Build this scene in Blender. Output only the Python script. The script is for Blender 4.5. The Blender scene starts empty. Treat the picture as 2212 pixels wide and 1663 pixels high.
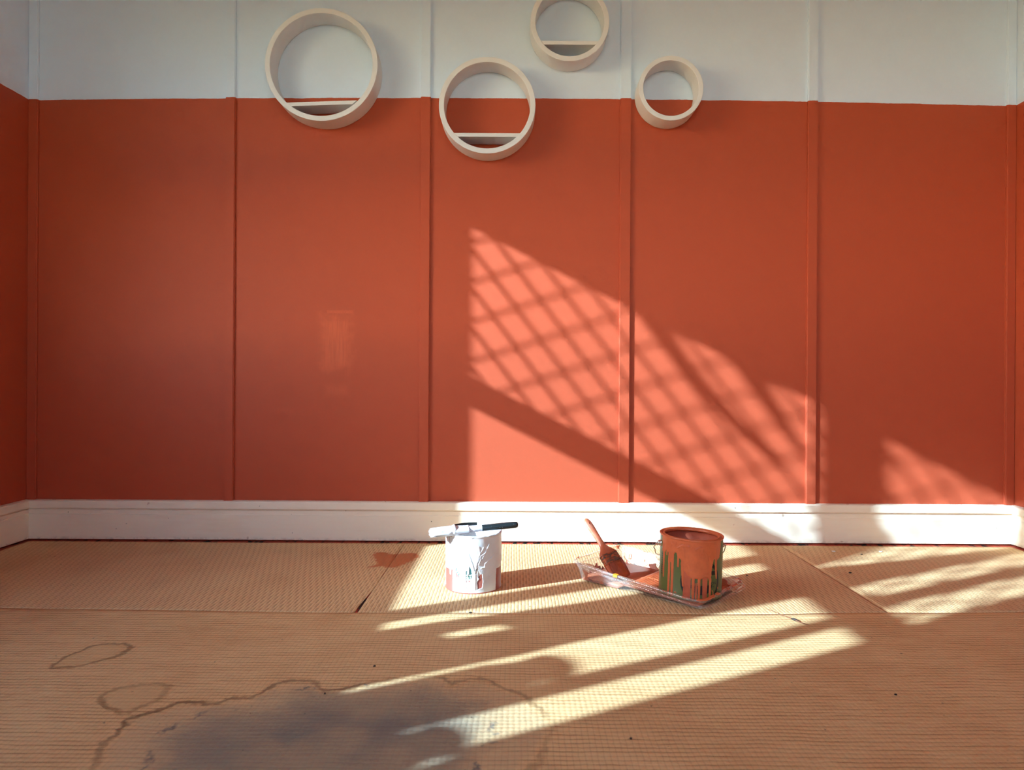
import bpy, bmesh, math, random
import numpy as np
from mathutils import Vector, Matrix, noise as mnoise

random.seed(7)
rng = np.random.default_rng(11)
scene = bpy.context.scene
C = scene.collection
PI = math.pi

# ------------------------------------------------------------------ camera
F_PX, PX, PY = 1420.0, 1115.0, 822.0            # focal length and principal point of a 2212 x 1663 picture
CAM_D, CAM_H = 2.5133, 0.6145
cam_d = bpy.data.cameras.new('camera')
cam = bpy.data.objects.new('camera', cam_d); C.objects.link(cam)
cam_d.sensor_width = 36.0
cam_d.lens = F_PX / 2212 * 36.0
cam_d.shift_x = (1106 - PX) / 2212
cam_d.shift_y = (PY - 831.5) / 2212
cam.matrix_world = Matrix.Translation((0, -CAM_D, CAM_H)) @ Matrix.Rotation(PI / 2, 4, 'X') @ Matrix.Rotation(math.radians(0.33), 4, 'Z')
cam_d.clip_start = 0.02
cam_d.dof.use_dof = True
cam_d.dof.focus_distance = 2.1
cam_d.dof.aperture_fstop = 4.5
scene.camera = cam

# ------------------------------------------------------------------ light
LX, RX = -1.865, 1.901                          # left and right wall planes
REAR = -4.3
CEIL = 2.75
SUN = Vector((0.8972, 0.4416, -0.4522))
world = bpy.data.worlds.new('sky'); scene.world = world
world.use_nodes = True
wn = world.node_tree.nodes; wl = world.node_tree.links
bg = wn['Background']
sky = wn.new('ShaderNodeTexSky')
sky.sky_type = 'NISHITA'
sky.sun_disc = False
sky.sun_elevation = math.radians(24)
sky.sun_rotation = math.atan2(-SUN.x, -SUN.y)
sky.air_density = 1.0; sky.dust_density = 0.6; sky.ozone_density = 1.5
wl.new(sky.outputs[0], bg.inputs[0])
bg.inputs[1].default_value = 1.8
sun_d = bpy.data.lights.new('sun', 'SUN')
sun_d.energy = 19.0
sun_d.angle = math.radians(0.6)
sun_d.color = (0.64, 0.97, 1.25)
sun = bpy.data.objects.new('sun', sun_d); C.objects.link(sun)
sun.rotation_euler = SUN.to_track_quat('-Z', 'Y').to_euler()
sun.location = (-6, -3, 5)
def portal(name, loc, direction, sx, sy):
    d = bpy.data.lights.new(name, 'AREA'); d.shape = 'RECTANGLE'; d.size = sx; d.size_y = sy
    d.cycles.is_portal = True
    o = bpy.data.objects.new(name, d); C.objects.link(o); o.location = loc
    o.rotation_euler = Vector(direction).to_track_quat('-Z', 'Y').to_euler()
portal('daylight_portal_side', (LX - 0.05, -1.72, 1.41), (1, 0, 0), 1.9, 1.4)
portal('fill_window_portal', (0.3, REAR - 0.03, 1.7), (0, 1, 0), 2.0, 1.4)  # serves the rear window that is added for fill light
scene.view_settings.view_transform = 'Standard'
scene.view_settings.look = 'None'
scene.view_settings.gamma = 1.0
scene.view_settings.use_curve_mapping = False
scene.view_settings.exposure = 0.0
scene.cycles.use_denoising = True
scene.cycles.denoising_prefilter = 'FAST'
scene.cycles.denoising_quality = 'BALANCED'
scene.cycles.use_light_tree = False
scene.cycles.use_adaptive_sampling = True
scene.cycles.adaptive_threshold = 0.1
scene.cycles.adaptive_min_samples = 12
scene.cycles.max_bounces = 7
scene.cycles.diffuse_bounces = 5
scene.cycles.transparent_max_bounces = 24
scene.cycles.caustics_reflective = False
scene.cycles.caustics_refractive = False
scene.cycles.sample_clamp_indirect = 8.0

# ------------------------------------------------------------------ node helper
class V:
    """a socket with arithmetic"""
    def __init__(s, t, k): s.t = t; s.k = k
    def m(s, op, *a):
        n = s.t.nodes.new('ShaderNodeMath'); n.operation = op
        for i, x in enumerate((s,) + a):
            if isinstance(x, V): s.t.links.new(x.k, n.inputs[i])
            else: n.inputs[i].default_value = x
        return V(s.t, n.outputs[0])
    def __add__(s, o): return s.m('ADD', o)
    def __radd__(s, o): return s.m('ADD', o)
    def __sub__(s, o): return s.m('SUBTRACT', o)
    def __rsub__(s, o): return (s * -1.0) + o
    def __mul__(s, o): return s.m('MULTIPLY', o)
    def __rmul__(s, o): return s.m('MULTIPLY', o)
    def __truediv__(s, o): return s.m('DIVIDE', o)
    def floor(s): return s.m('FLOOR')
    def frac(s): return s.m('FRACT')
    def abs(s): return s.m('ABSOLUTE')
    def mod2(s): return s.m('FLOORED_MODULO', 2.0)
    def gt(s, o): return s.m('GREATER_THAN', o)
    def lt(s, o): return s.m('LESS_THAN', o)
    def max(s, o): return s.m('MAXIMUM', o)
    def min(s, o): return s.m('MINIMUM', o)
    def sin(s): return s.m('SINE')
    def ss(s, a, b):
        n = s.t.nodes.new('ShaderNodeMapRange'); n.interpolation_type = 'SMOOTHSTEP'
        s.t.links.new(s.k, n.inputs[0])
        if a <= b:
            n.inputs[1].default_value = a; n.inputs[2].default_value = b
        else:
            n.inputs[1].default_value = b; n.inputs[2].default_value = a
            n.inputs[3].default_value = 1.0; n.inputs[4].default_value = 0.0
        return V(s.t, n.outputs[0])

class Mat:
    def __init__(s, name, color=(0.8, 0.8, 0.8), rough=0.6, metal=0.0, spec=0.4):
        s.mat = bpy.data.materials.new(name); s.mat.use_nodes = True
        s.t = s.mat.node_tree
        s.b = s.t.nodes['Principled BSDF']
        s.b.inputs['Base Color'].default_value = (*color, 1)
        s.b.inputs['Roughness'].default_value = rough
        s.b.inputs['Metallic'].default_value = metal
        s.b.inputs['Specular IOR Level'].default_value = spec
        s._pos = None
    def pos(s):
        if s._pos is None:
            g = s.t.nodes.new('ShaderNodeNewGeometry')
            x = s.t.nodes.new('ShaderNodeSeparateXYZ'); s.t.links.new(g.outputs['Position'], x.inputs[0])
            s._pos = [V(s.t, x.outputs[i]) for i in range(3)]
        return s._pos
    def objpos(s):
        g = s.t.nodes.new('ShaderNodeTexCoord')
        x = s.t.nodes.new('ShaderNodeSeparateXYZ'); s.t.links.new(g.outputs['Object'], x.inputs[0])
        return [V(s.t, x.outputs[i]) for i in range(3)]
    def comb(s, x, y, z):
        n = s.t.nodes.new('ShaderNodeCombineXYZ')
        for i, a in enumerate((x, y, z)):
            if isinstance(a, V): s.t.links.new(a.k, n.inputs[i])
            else: n.inputs[i].default_value = a
        return n.outputs[0]
    def noise(s, scale, detail=2.0, rough=0.5, vec=None):
        n = s.t.nodes.new('ShaderNodeTexNoise')
        n.inputs['Scale'].default_value = scale; n.inputs['Detail'].default_value = detail
        n.inputs['Roughness'].default_value = rough
        if vec is None:
            p = s.pos(); vec = s.comb(*p)
        s.t.links.new(vec, n.inputs['Vector'])
        return V(s.t, n.outputs[0])
    def attr(s, name):
        n = s.t.nodes.new('ShaderNodeAttribute'); n.attribute_name = name
        return V(s.t, n.outputs['Fac'])
    def mix(s, fac, a, b, blend='MIX'):
        n = s.t.nodes.new('ShaderNodeMix'); n.data_type = 'RGBA'; n.blend_type = blend
        fi = n.inputs[0]
        if isinstance(fac, V): s.t.links.new(fac.k, fi)
        else: fi.default_value = fac
        for k, x in ((6, a), (7, b)):
            if isinstance(x, tuple): n.inputs[k].default_value = (*x, 1)
            else: s.t.links.new(x, n.inputs[k])
        return n.outputs[2]
    def color(s, k): s.t.links.new(k, s.b.inputs['Base Color']); return s
    def rough(s, v): s.t.links.new(v.k, s.b.inputs['Roughness']); return s
    def bump(s, h, dist=0.001, strength=1.0):
        n = s.t.nodes.new('ShaderNodeBump'); n.inputs['Distance'].default_value = dist
        n.inputs['Strength'].default_value = strength
        s.t.links.new(h.k, n.inputs['Height']); s.t.links.new(n.outputs[0], s.b.inputs['Normal'])
        return s

# ------------------------------------------------------------------ mesh helpers
def link(name, me, mat=None, parent=None, smooth=False):
    o = bpy.data.objects.new(name, me); C.objects.link(o)
    if mat is not None: me.materials.append(mat.mat if isinstance(mat, Mat) else mat)
    if smooth:
        me.polygons.foreach_set('use_smooth', [True] * len(me.polygons))
    if parent is not None: o.parent = parent
    return o
def mesh(name, verts, faces, mat=None, parent=None, smooth=False):
    me = bpy.data.meshes.new(name); me.from_pydata([tuple(v) for v in verts], [], faces); me.update()
    return link(name, me, mat, parent, smooth)
def from_bm(name, bm, mat=None, parent=None, smooth=False):
    me = bpy.data.meshes.new(name); bm.to_mesh(me); bm.free()
    return link(name, me, mat, parent, smooth)
def box(name, lo, hi, mat, parent=None, bevel=0.0, seg=2):
    bm = bmesh.new()
    bmesh.ops.create_cube(bm, size=1.0)
    for v in bm.verts:
        v.co = Vector([lo[i] if v.co[i] < 0 else hi[i] for i in range(3)])
    if bevel > 0:
        bmesh.ops.bevel(bm, geom=bm.edges[:], offset=bevel, segments=seg, affect='EDGES')
    return from_bm(name, bm, mat, parent)
def tag(o, label, cat, group=None, kind=None):
    if label: o['label'] = label
    if cat: o['category'] = cat
    if group: o['group'] = group
    if kind: o['kind'] = kind
    return o
def struct(o, label=None):
    o['kind'] = 'structure'
    if label: o['label'] = label
    return o
def empty(name, loc):
    o = bpy.data.objects.new(name, None); C.objects.link(o); o.location = loc
    o.empty_display_size = 0.05
    return o
def lathe(name, prof, mat, parent=None, n=96, smooth=True):
    """prof: list of (r, z); closed ends where r == 0"""
    verts, faces, rings = [], [], []
    for r, z in prof:
        if r <= 1e-6:
            verts.append((0, 0, z)); rings.append([len(verts) - 1])
        else:
            b = len(verts)
            for i in range(n):
                a = 2 * PI * i / n; verts.append((r * math.sin(a), -r * math.cos(a), z))
            rings.append(list(range(b, b + n)))
    for p, q in zip(rings[:-1], rings[1:]):
        for i in range(n):
            j = (i + 1) % n
            if len(p) == 1: faces.append((p[0], q[j], q[i]))
            elif len(q) == 1: faces.append((p[i], p[j], q[0]))
            else: faces.append((p[i], p[j], q[j], q[i]))
    o = mesh(name, verts, faces, mat, parent, smooth)
    return o
def autosmooth(o, ang=35):
    me = o.data
    bm = bmesh.new(); bm.from_mesh(me)
    for e in bm.edges:
        e.smooth = not (len(e.link_faces) == 2 and e.calc_face_angle(0) > math.radians(ang))
    for f in bm.faces: f.smooth = True
    bm.to_mesh(me); bm.free()
    return o
def tube(name, pts, rad, mat, parent=None, n=8, smooth=True):
    pts = [Vector(p) for p in pts]
    rads = rad if isinstance(rad, (list, tuple)) else [rad] * len(pts)
    verts, faces = [], []
    up = Vector((0.13, 0.31, 0.94)).normalized()
    for i, p in enumerate(pts):
        t = (pts[min(i + 1, len(pts) - 1)] - pts[max(i - 1, 0)]).normalized()
        a = t.cross(up)
        if a.length < 1e-3: a = t.cross(Vector((1, 0, 0)))
        a.normalize(); b = t.cross(a)
        for k in range(n):
            g = 2 * PI * k / n
            verts.append(p + (a * math.cos(g) + b * math.sin(g)) * rads[i])
    m = len(pts)
    for i in range(m - 1):
        for k in range(n):
            faces.append((i * n + k, i * n + (k + 1) % n, (i + 1) * n + (k + 1) % n, (i + 1) * n + k))
    faces.append(tuple(range(n))[::-1]); faces.append(tuple(range((m - 1) * n, m * n)))
    return mesh(name, verts, faces, mat, parent, smooth)
def loft(name, secs, mat, parent=None, n=32, smooth=True):
    """secs: (z, half_x, half_y, power[, dx, dy]) superellipse sections along local z"""
    verts, faces = [], []
    for s in secs:
        z, hx, hy, p = s[:4]; dx, dy = (s[4], s[5]) if len(s) > 4 else (0, 0)
        for k in range(n):
            g = 2 * PI * k / n; c, q = math.cos(g), math.sin(g)
            verts.append((dx + hx * math.copysign(abs(c) ** (2 / p), c), dy + hy * math.copysign(abs(q) ** (2 / p), q), z))
    m = len(secs)
    for i in range(m - 1):
        for k in range(n):
            faces.append((i * n + k, i * n + (k + 1) % n, (i + 1) * n + (k + 1) % n, (i + 1) * n + k))
    faces.append(tuple(range(n))[::-1]); faces.append(tuple(range((m - 1) * n, m * n)))
    return mesh(name, verts, faces, mat, parent, smooth)
def poly_sd(P, poly):
    """signed distance, positive inside, of points P (n,2) to polygon"""
    poly = np.asarray(poly, float); n = len(poly)
    d = np.full(len(P), 1e9); inside = np.zeros(len(P), bool)
    for i in range(n):
        a, b = poly[i], poly[(i + 1) % n]
        ab = b - a; t = np.clip(((P - a) @ ab) / max(ab @ ab, 1e-12), 0, 1)
        d = np.minimum(d, np.linalg.norm(P - a - t[:, None] * ab, axis=1))
        cond = (a[1] > P[:, 1]) != (b[1] > P[:, 1])
        with np.errstate(divide='ignore', invalid='ignore'):
            xi = a[0] + (P[:, 1] - a[1]) * (b[0] - a[0]) / (b[1] - a[1] if b[1] != a[1] else 1e-12)
        inside ^= cond & (P[:, 0] < xi)
    return np.where(inside, d, -d)
def cap_sd(P, a, b, r0, r1=None):
    a, b = np.asarray(a, float), np.asarray(b, float); r1 = r0 if r1 is None else r1
    ab = b - a; t = np.clip(((P - a) @ ab) / max(ab @ ab, 1e-12), 0, 1)
    return (r0 + (r1 - r0) * t) - np.linalg.norm(P - a - t[:, None] * ab, axis=1)
def smooth01(x): x = np.clip(x, 0, 1); return x * x * (3 - 2 * x)

# ------------------------------------------------------------------ materials of the room
RED = (0.455, 0.079, 0.034)
WHITE = (0.67, 0.78, 0.92)
def wall_paint():
    m = Mat('two_tone_wall_paint', WHITE, 0.6, 0, 0.2)
    x, y, z = m.pos()
    wob = (m.noise(9, 2) - 0.5) * 0.006 + (m.noise(70, 1) - 0.5) * 0.002
    # the hand-cut paint line sags a little towards both corners
    line = 1.6935 - x * x * 0.0052
    red = (line + wob - z).gt(0.0)
    # a freshly rebrushed patch in the second panel
    nx = m.noise(1.0, 3, 0.6, m.comb(x * 260.0, 0.0, z * 9.0))
    d1 = ((x + 0.69).abs() - 0.062) .max(((z - 0.755).abs() - 0.11))
    p1 = (d1 + (nx - 0.5) * 0.09 + (m.noise(30, 3) - 0.5) * 0.08).ss(0.02, -0.035)
    d2 = ((x + 0.685).abs() - 0.045).max((z - 0.575).abs() - 0.02)
    p2 = (d2 + (nx - 0.5) * 0.05).ss(0.02, -0.02) * 0.6
    d3 = ((x + 0.675).abs() - 0.05).max((z - 0.873).abs() - 0.006)
    p3 = (d3 + (nx - 0.5) * 0.03).ss(0.004, -0.004)
    pp = p1.max(p2).max(p3) * (nx.ss(0.3, 0.6) * 0.5 + 0.15)
    var = m.noise(3.0, 3)
    c = m.mix(var * 0.3, RED, (0.41, 0.069, 0.029))
    c = m.mix(pp, c, (0.60, 0.12, 0.05))
    whi = m.mix(m.noise(4.0, 3) * 0.3, WHITE, (0.63, 0.73, 0.87))
    m.color(m.mix(red, whi, c))
    m.bump(m.noise(90, 3, 0.62) + nx * 0.12, 0.0014, 0.35)
    return m
M_wall = wall_paint()
def white_wood(name, stain=True, c0=(0.84, 0.71, 0.55), c1=(0.74, 0.54, 0.34)):
    m = Mat(name, (0.78, 0.75, 0.70), 0.45, 0, 0.4)
    x, y, z = m.pos()
    a = m.noise(2.2, 4, 0.6); b = m.noise(1.0, 3, 0.5, m.comb(x * 6.0, y * 6.0, z * 60.0))
    c = m.mix((a * 0.6 + b * 0.4).ss(0.48, 0.75) * 0.5, c0, c1)
    if stain:
        grime = (z * -1.0).ss(-0.018, -0.004) * m.noise(45, 4, 0.7).ss(0.42, 0.70)
        c = m.mix(grime * 0.45, c, (0.16, 0.11, 0.08))
        spec = m.noise(55, 1, 0.5).ss(0.775, 0.80)
        c = m.mix(spec * 0.8, c, (0.10, 0.06, 0.04))
        drop = m.noise(24, 1, 0.5, m.comb(x + 7.3, y, z)).ss(0.755, 0.775)
        c = m.mix(drop * 0.5, c, (0.35, 0.14, 0.07))
    m.color(c); m.bump(b * 0.5 + m.noise(90, 2) * 0.4, 0.0008, 0.35)
    return m
M_base = white_wood('worn_white_gloss')
M_frame = white_wood('white_window_paint', False)
M_shelf = white_wood('off_white_shelf_paint', False, (0.74, 0.745, 0.75), (0.70, 0.68, 0.65))
M_ceil = Mat('ceiling_white', (0.82, 0.82, 0.81), 0.8)
mfl = Mat('painted_floorboards', (0.4, 0.05, 0.02), 0.6)
_x, _y, _z = mfl.pos()
_n = mfl.noise(40, 3, 0.6, mfl.comb(_x, _y * 0.3, _z))
mfl.color(mfl.mix(_n.ss(0.52, 0.6), (0.42, 0.055, 0.025), (0.012, 0.008, 0.007)))
M_floor = mfl
M_lead = Mat('lead', (0.09, 0.09, 0.10), 0.5, 0.7)
def clear(name, fac=0.06, tint=(1, 1, 1), rough=0.03, ior=None, haze=0.0, hcol=(0.8, 0.75, 0.7)):
    mat = bpy.data.materials.new(name); mat.use_nodes = True; t = mat.node_tree
    for n in list(t.nodes): t.nodes.remove(n)
    out = t.nodes.new('ShaderNodeOutputMaterial')
    tr = t.nodes.new('ShaderNodeBsdfTransparent'); tr.inputs[0].default_value = (*tint, 1)
    gl = t.nodes.new('ShaderNodeBsdfGlossy'); gl.inputs['Roughness'].default_value = rough
    mx = t.nodes.new('ShaderNodeMixShader')
    if ior:
        fr = t.nodes.new('ShaderNodeLayerWeight'); fr.inputs[0].default_value = 0.5
        po = t.nodes.new('ShaderNodeMath'); po.operation = 'POWER'; po.inputs[1].default_value = 4.0
        t.links.new(fr.outputs['Facing'], po.inputs[0])
        ma = t.nodes.new('ShaderNodeMath'); ma.operation = 'MULTIPLY_ADD'; ma.inputs[1].default_value = fac; ma.inputs[2].default_value = 0.05
        t.links.new(po.outputs[0], ma.inputs[0]); t.links.new(ma.outputs[0], mx.inputs[0])
    else: mx.inputs[0].default_value = fac
    base = tr.outputs[0]
    if haze > 0:
        df = t.nodes.new('ShaderNodeBsdfDiffuse'); df.inputs[0].default_value = (*hcol, 1)
        m2 = t.nodes.new('ShaderNodeMixShader')
        nz = t.nodes.new('ShaderNodeTexNoise'); nz.inputs['Scale'].default_value = 26; nz.inputs['Detail'].default_value = 4
        mp = t.nodes.new('ShaderNodeMapRange'); mp.inputs[1].default_value = 0.35; mp.inputs[2].default_value = 0.75
        mp.inputs[3].default_value = haze * 0.4; mp.inputs[4].default_value = haze * 1.7
        t.links.new(nz.outputs[0], mp.inputs[0]); t.links.new(mp.outputs[0], m2.inputs[0])
        t.links.new(base, m2.inputs[1]); t.links.new(df.outputs[0], m2.inputs[2]); base = m2.outputs[0]
    t.links.new(base, mx.inputs[1]); t.links.new(gl.outputs[0], mx.inputs[2])
    t.links.new(mx.outputs[0], out.inputs[0])
    return mat
M_glass = clear('window_glass', 0.05, (0.97, 0.98, 0.97))

# ------------------------------------------------------------------ room shell
floor_o = struct(box('floor', (LX - 0.05, REAR - 0.05, -0.056), (RX + 0.05, 0.05, -0.0026), M_floor), 'dark and red painted boards under the matting')
struct(box('ceiling', (LX - 0.06, REAR - 0.06, CEIL), (RX + 0.06, 0.06, CEIL + 0.08), M_ceil))
wb = struct(box('wall_back', (LX - 0.06, 0.008, -0.05), (RX + 0.06, 0.08, CEIL), M_wall), 'two tone wall, white above and terracotta below, with vertical battens')
bat = [(-1.865, -1.8283), (-1.1132, -1.0761), (-0.3699, -0.331), (0.3912, 0.4336), (1.1062, 1.1451), (1.8655, 1.901)]
for i in range(5):
    box('panel', (bat[i][1] - 0.008, 0.0, -0.05), (bat[i + 1][0] + 0.008, 0.0085, CEIL), M_wall, wb, 0.0008, 1)
for a, b in bat:
    box('batten', (a, -0.0105, 0.0), (b, 0.009, CEIL), M_wall, wb, 0.003, 3)
# left wall round the window opening
WY0, WY1, WZ0, WZ1 = -0.79, -2.66, 0.71, 2.10
wlft = struct(box('wall_left', (LX - 0.05, WY0, -0.05), (LX, 0.05, CEIL), M_wall))
for nm, lo, hi in (('wall_section', (LX - 0.05, REAR, -0.05), (LX, WY1, CEIL)), ('wall_section', (LX - 0.05, WY1, -0.05), (LX, WY0, WZ0)),
                   ('wall_section', (LX - 0.05, WY1, WZ1), (LX, WY0, CEIL))):
    box(nm, lo, hi, M_wall, wlft)
wrgt = struct(box('wall_right', (RX, REAR, -0.05), (RX + 0.06, 0.05, CEIL), M_wall))
for y in (-0.75, -1.5, -2.25, -3.0):
    box('batten', (RX - 0.007, y - 0.019, 0), (RX + 0.002, y + 0.019, CEIL), M_wall, wrgt, 0.002, 2)
# rear wall with a window added behind the camera for fill light
RW = (-0.7, 1.3, 1.0, 2.4)
wr = struct(box('wall_rear', (LX - 0.05, REAR - 0.06, -0.05), (RW[0], REAR, CEIL), M_ceil))
box('wall_section', (RW[1], REAR - 0.06, -0.05), (RX + 0.05, REAR, CEIL), M_ceil, wr)
box('wall_section', (RW[0], REAR - 0.06, -0.05), (RW[1], REAR, RW[2]), M_ceil, wr)
box('wall_section', (RW[0], REAR - 0.06, RW[3]), (RW[1], REAR, CEIL), M_ceil, wr)
w2 = struct(box('fill_window', (RW[0], REAR - 0.05, RW[2]), (RW[1], REAR, RW[2] + 0.05), M_frame))
for lo, hi in (((RW[0], RW[3] - 0.05), (RW[1], RW[3])), ((RW[0], RW[2] + 0.05), (RW[0] + 0.05, RW[3] - 0.05)), ((RW[1] - 0.05, RW[2] + 0.05), (RW[1], RW[3] - 0.05)), ((0.27, RW[2] + 0.05), (0.33, RW[3] - 0.05))):
    box('frame_member', (lo[0], REAR - 0.05, lo[1]), (hi[0], REAR, hi[1]), M_frame, w2)
box('glass_pane', (RW[0] + 0.05, REAR - 0.028, RW[2] + 0.05), (0.27, REAR - 0.024, RW[3] - 0.05), M_glass, w2)
box('glass_pane', (0.33, REAR - 0.028, RW[2] + 0.05), (RW[1] - 0.05, REAR - 0.024, RW[3] - 0.05), M_glass, w2)

# baseboards: a profile swept along each wall, mitred in the corners
PROF = [(0.002, 0.006), (0.016, 0.006), (0.016, 0.1005), (0.0145, 0.1012), (0.0145, 0.116), (0.013, 0.1185), (0.013, 0.1205), (0.021, 0.1222), (0.022, 0.125), (0.0215, 0.1480), (0.0185, 0.1515), (0.008, 0.1535), (0.0, 0.1535)]
def baseboard(name, p0, p1, inward, m0, m1):
    d = (Vector(p1) - Vector(p0)); L = d.length; d.normalize(); n = Vector(inward)
    verts, faces = [], []
    N = len(PROF)
    for e in (0, 1):
        for off, z in PROF:
            p = Vector(p0) + n * off + d * (off * m0) if e == 0 else Vector(p1) + n * off - d * (off * m1)
            verts.append((p.x, p.y, z - 0.002))
    for k in range(N - 1):
        faces.append((k, k + 1, N + k + 1, N + k))
    faces.append(tuple(range(N))); faces.append(tuple(range(2 * N - 1, N - 1, -1)))
    o = mesh(name, verts, faces, M_base)
    bm = bmesh.new(); bm.from_mesh(o.data); bmesh.ops.recalc_face_normals(bm, faces=bm.faces); bm.to_mesh(o.data); bm.free()
    return struct(o)
baseboard('baseboard_back', (LX, 0, 0), (RX, 0, 0), (0, -1, 0), 1, 1)
baseboard('baseboard_left', (LX, REAR, 0), (LX, 0, 0), (1, 0, 0), 0, 1)
baseboard('baseboard_right', (RX, 0, 0), (RX, REAR, 0), (-1, 0, 0), 1, 0)

# ------------------------------------------------------------------ side window: three leaded lights over clear casements
FX0, FX1 = LX - 0.03, LX
w1 = struct(box('window_1', (FX0, WY1, WZ0), (FX1, WY0, 0.775), M_frame), 'leaded window in the left wall')
def member(name, y0, y1, z0, z1): return box(name, (FX0, min(y0, y1), z0), (FX1, max(y0, y1), z1), M_frame, w1)
dY, dZ = 0.0148, 0.0151
member('head', WY1, WY0, 2.05 + dZ, WZ1)
member('jamb', WY0, -0.836, 0.775, 2.05 + dZ); member('jamb', -2.615, WY1, 0.775, 2.05 + dZ)
member('transom', -0.836, -1.56, 1.365 + dZ, 1.482); member('transom', -1.56, -2.615, 1.35 + dZ, 1.455)
member('mullion', -1.515 - dY, -1.609, 0.775, 1.365 + dZ); member('mullion', -1.49 - dY, -1.622, 1.455, 2.05 + dZ)
member('mullion', -2.118 - dY, -2.187, 0.775, 1.35 + dZ); member('mullion', -2.05 - dY, -2.135, 1.455, 2.05 + dZ)
box('window_board', (LX, WY1 + 0.01, 0.69), (LX + 0.11, WY0 - 0.01, 0.715), M_frame, w1, 0.003)
def clip_line(y0, y1, z0, z1, yc, zc, sl):
    pts = []
    for y in (y0, y1):
        z = zc + sl * (y - yc)
        if z0 <= z <= z1: pts.append((y, z))
    for z in (z0, z1):
        y = yc + (z - zc) / sl
        if y0 < y < y1: pts.append((y, z))
    if len(pts) < 2: return None
    return pts[0], max(pts[1:], key=lambda p: abs(p[0] - pts[0][0]) + abs(p[1] - pts[0][1]))
for k, (y1, y0, z0, z1, lead) in enumerate(((-0.836, -1.505, 1.482, 2.065, True), (-1.622, -2.065, 1.455, 2.065, True), (-2.135, -2.615, 1.455, 2.065, True),
                              (-0.836, -1.529, 0.775, 1.38, False), (-1.609, -2.133, 0.775, 1.365, False), (-2.187, -2.615, 0.775, 1.365, False))):
    g = box('glass_pane', (FX0 + 0.012, y0, z0), (FX0 + 0.016, y1, z1), M_glass, w1)
    if lead:
        hy, hz = 0.0449, 0.0755
        for sgn in (1, -1):
            sl = sgn * hz / hy
            for q in range(-40, 41):
                s_ = clip_line(y0, y1, z0, z1, -0.881, 1.915 + q * 2 * hz, sl)
                if not s_: continue
                (ya, za), (yb, zb) = s_
                L = math.hypot(yb - ya, zb - za)
                if L < 0.02: continue
                ny, nz = -(zb - za) / L * 0.0042, (yb - ya) / L * 0.0042
                xs = (FX0 + 0.009, FX0 + 0.019)
                vs = [(x, y, z) for x in xs for y, z in ((ya + ny, za + nz), (yb + ny, zb + nz), (yb - ny, zb - nz), (ya - ny, za - nz))]
                mesh('lead_came', vs, [(0, 1, 2, 3), (7, 6, 5, 4), (0, 4, 5, 1), (1, 5, 6, 2), (2, 6, 7, 3), (3, 7, 4, 0)], M_lead, g)

# ------------------------------------------------------------------ unseen occluders added at the side window, outlines shaped to cut the sun patches
M_cloth = Mat('unbleached_curtain', (0.55, 0.47, 0.36), 0.9)
def curtain(name, left, right, label, holes=()):  # added cloth out of view, outlined by the shade it has to cast
    """left / right: lists of (z, y) edges on the window plane; the cloth hangs 6 cm inside it"""
    ox, oy, oz = 0.06, 0.06 * 0.4922, -0.06 * 0.504
    zs = np.linspace(0.72, 2.08, 60); us = np.linspace(0, 1, 44)
    L = np.interp(zs, *zip(*sorted(left))); Rr = np.interp(zs, *zip(*sorted(right)))
    verts, faces = [], []
    root = empty(name, (LX + ox, float(np.mean(Rr)), 0.72))
    for i, z in enumerate(zs):
        for u in us:
            y = L[i] + (Rr[i] - L[i]) * u
            verts.append((0.016 * math.sin(u * 34 + 0.6 * math.sin(z * 3)), y + oy - root.location.y, z + oz - 0.72))
    for i in range(59):
        for j in range(43):
            z = zs[i]; y = L[i] + (Rr[i] - L[i]) * us[j]
            if any(a < y < b and c < z < d for a, b, c, d in holes): continue
            a = i * 44 + j; faces.append((a, a + 1, a + 45, a + 44))
    o = mesh('cloth', verts, faces, M_cloth, root, True)
    md = o.modifiers.new('thick', 'SOLIDIFY'); md.thickness = 0.0015
    tube('curtain_rod', [(0, L[-1] + oy - root.location.y + 0.05, 2.08 + oz - 0.72), (0, Rr[-1] + oy - root.location.y - 0.05, 2.08 + oz - 0.72)], 0.008, M_lead, root)
    return tag(root, label, 'curtain')
curtain('curtain', [(0.72, -1.650), (0.84, -1.660), (1.03, -1.70), (1.365, -1.71), (1.446, -1.75), (1.667, -1.832), (1.913, -1.886), (2.08, -1.90)], [(0.72, -1.962), (0.95, -1.962), (1.0, -1.952), (2.08, -1.945)],
        'unseen gathered curtain added to shape the sun streaks, over the middle light of the side window', [(-1.781, -1.755, 0.838, 0.918)])
curtain('curtain', [(0.72, -2.313), (0.88, -2.313), (0.90, -2.285), (1.4, -2.285), (1.5, -2.25), (2.08, -2.25)], [(0.72, -2.66), (2.08, -2.66)],
        'unseen plain curtain added to end the sun streaks, over the end light of the side window')
M_jar = Mat('stoneware', (0.35, 0.30, 0.24), 0.5)
def jar(y, r, h, label, foot=0.9):  # added jars out of view, sized to block low sun at the sill
    o = lathe('shading_jar', [(0, 0), (r * foot, 0), (r * foot, h * 0.02), (r, h * (0.1 if foot > 0.6 else 0.32)), (r, h * 0.75), (r * 0.8, h * 0.86), (r * 0.8, h * 0.95), (r * 0.9, h), (r * 0.72, h), (r * 0.7, h * 0.85), (0, h * 0.8)], M_jar, n=40)
    o.location = (LX + 0.058, y, 0.715); return tag(o, label, 'jar', 'added jars on the window board')
jar(-2.0265, 0.068, 0.235, 'taller unseen jar added on the window board to block sun')
jar(-2.220, 0.0595, 0.132, 'shorter unseen jar added on the window board to block sun', 0.62)
M_leaf = Mat('strap_leaf', (0.06, 0.12, 0.03), 0.5)
plant = empty('shading_plant', (LX - 0.25, -1.35, 0.0))  # added plant out of view, its leaves outlined to cast the curved shadow bands
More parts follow.
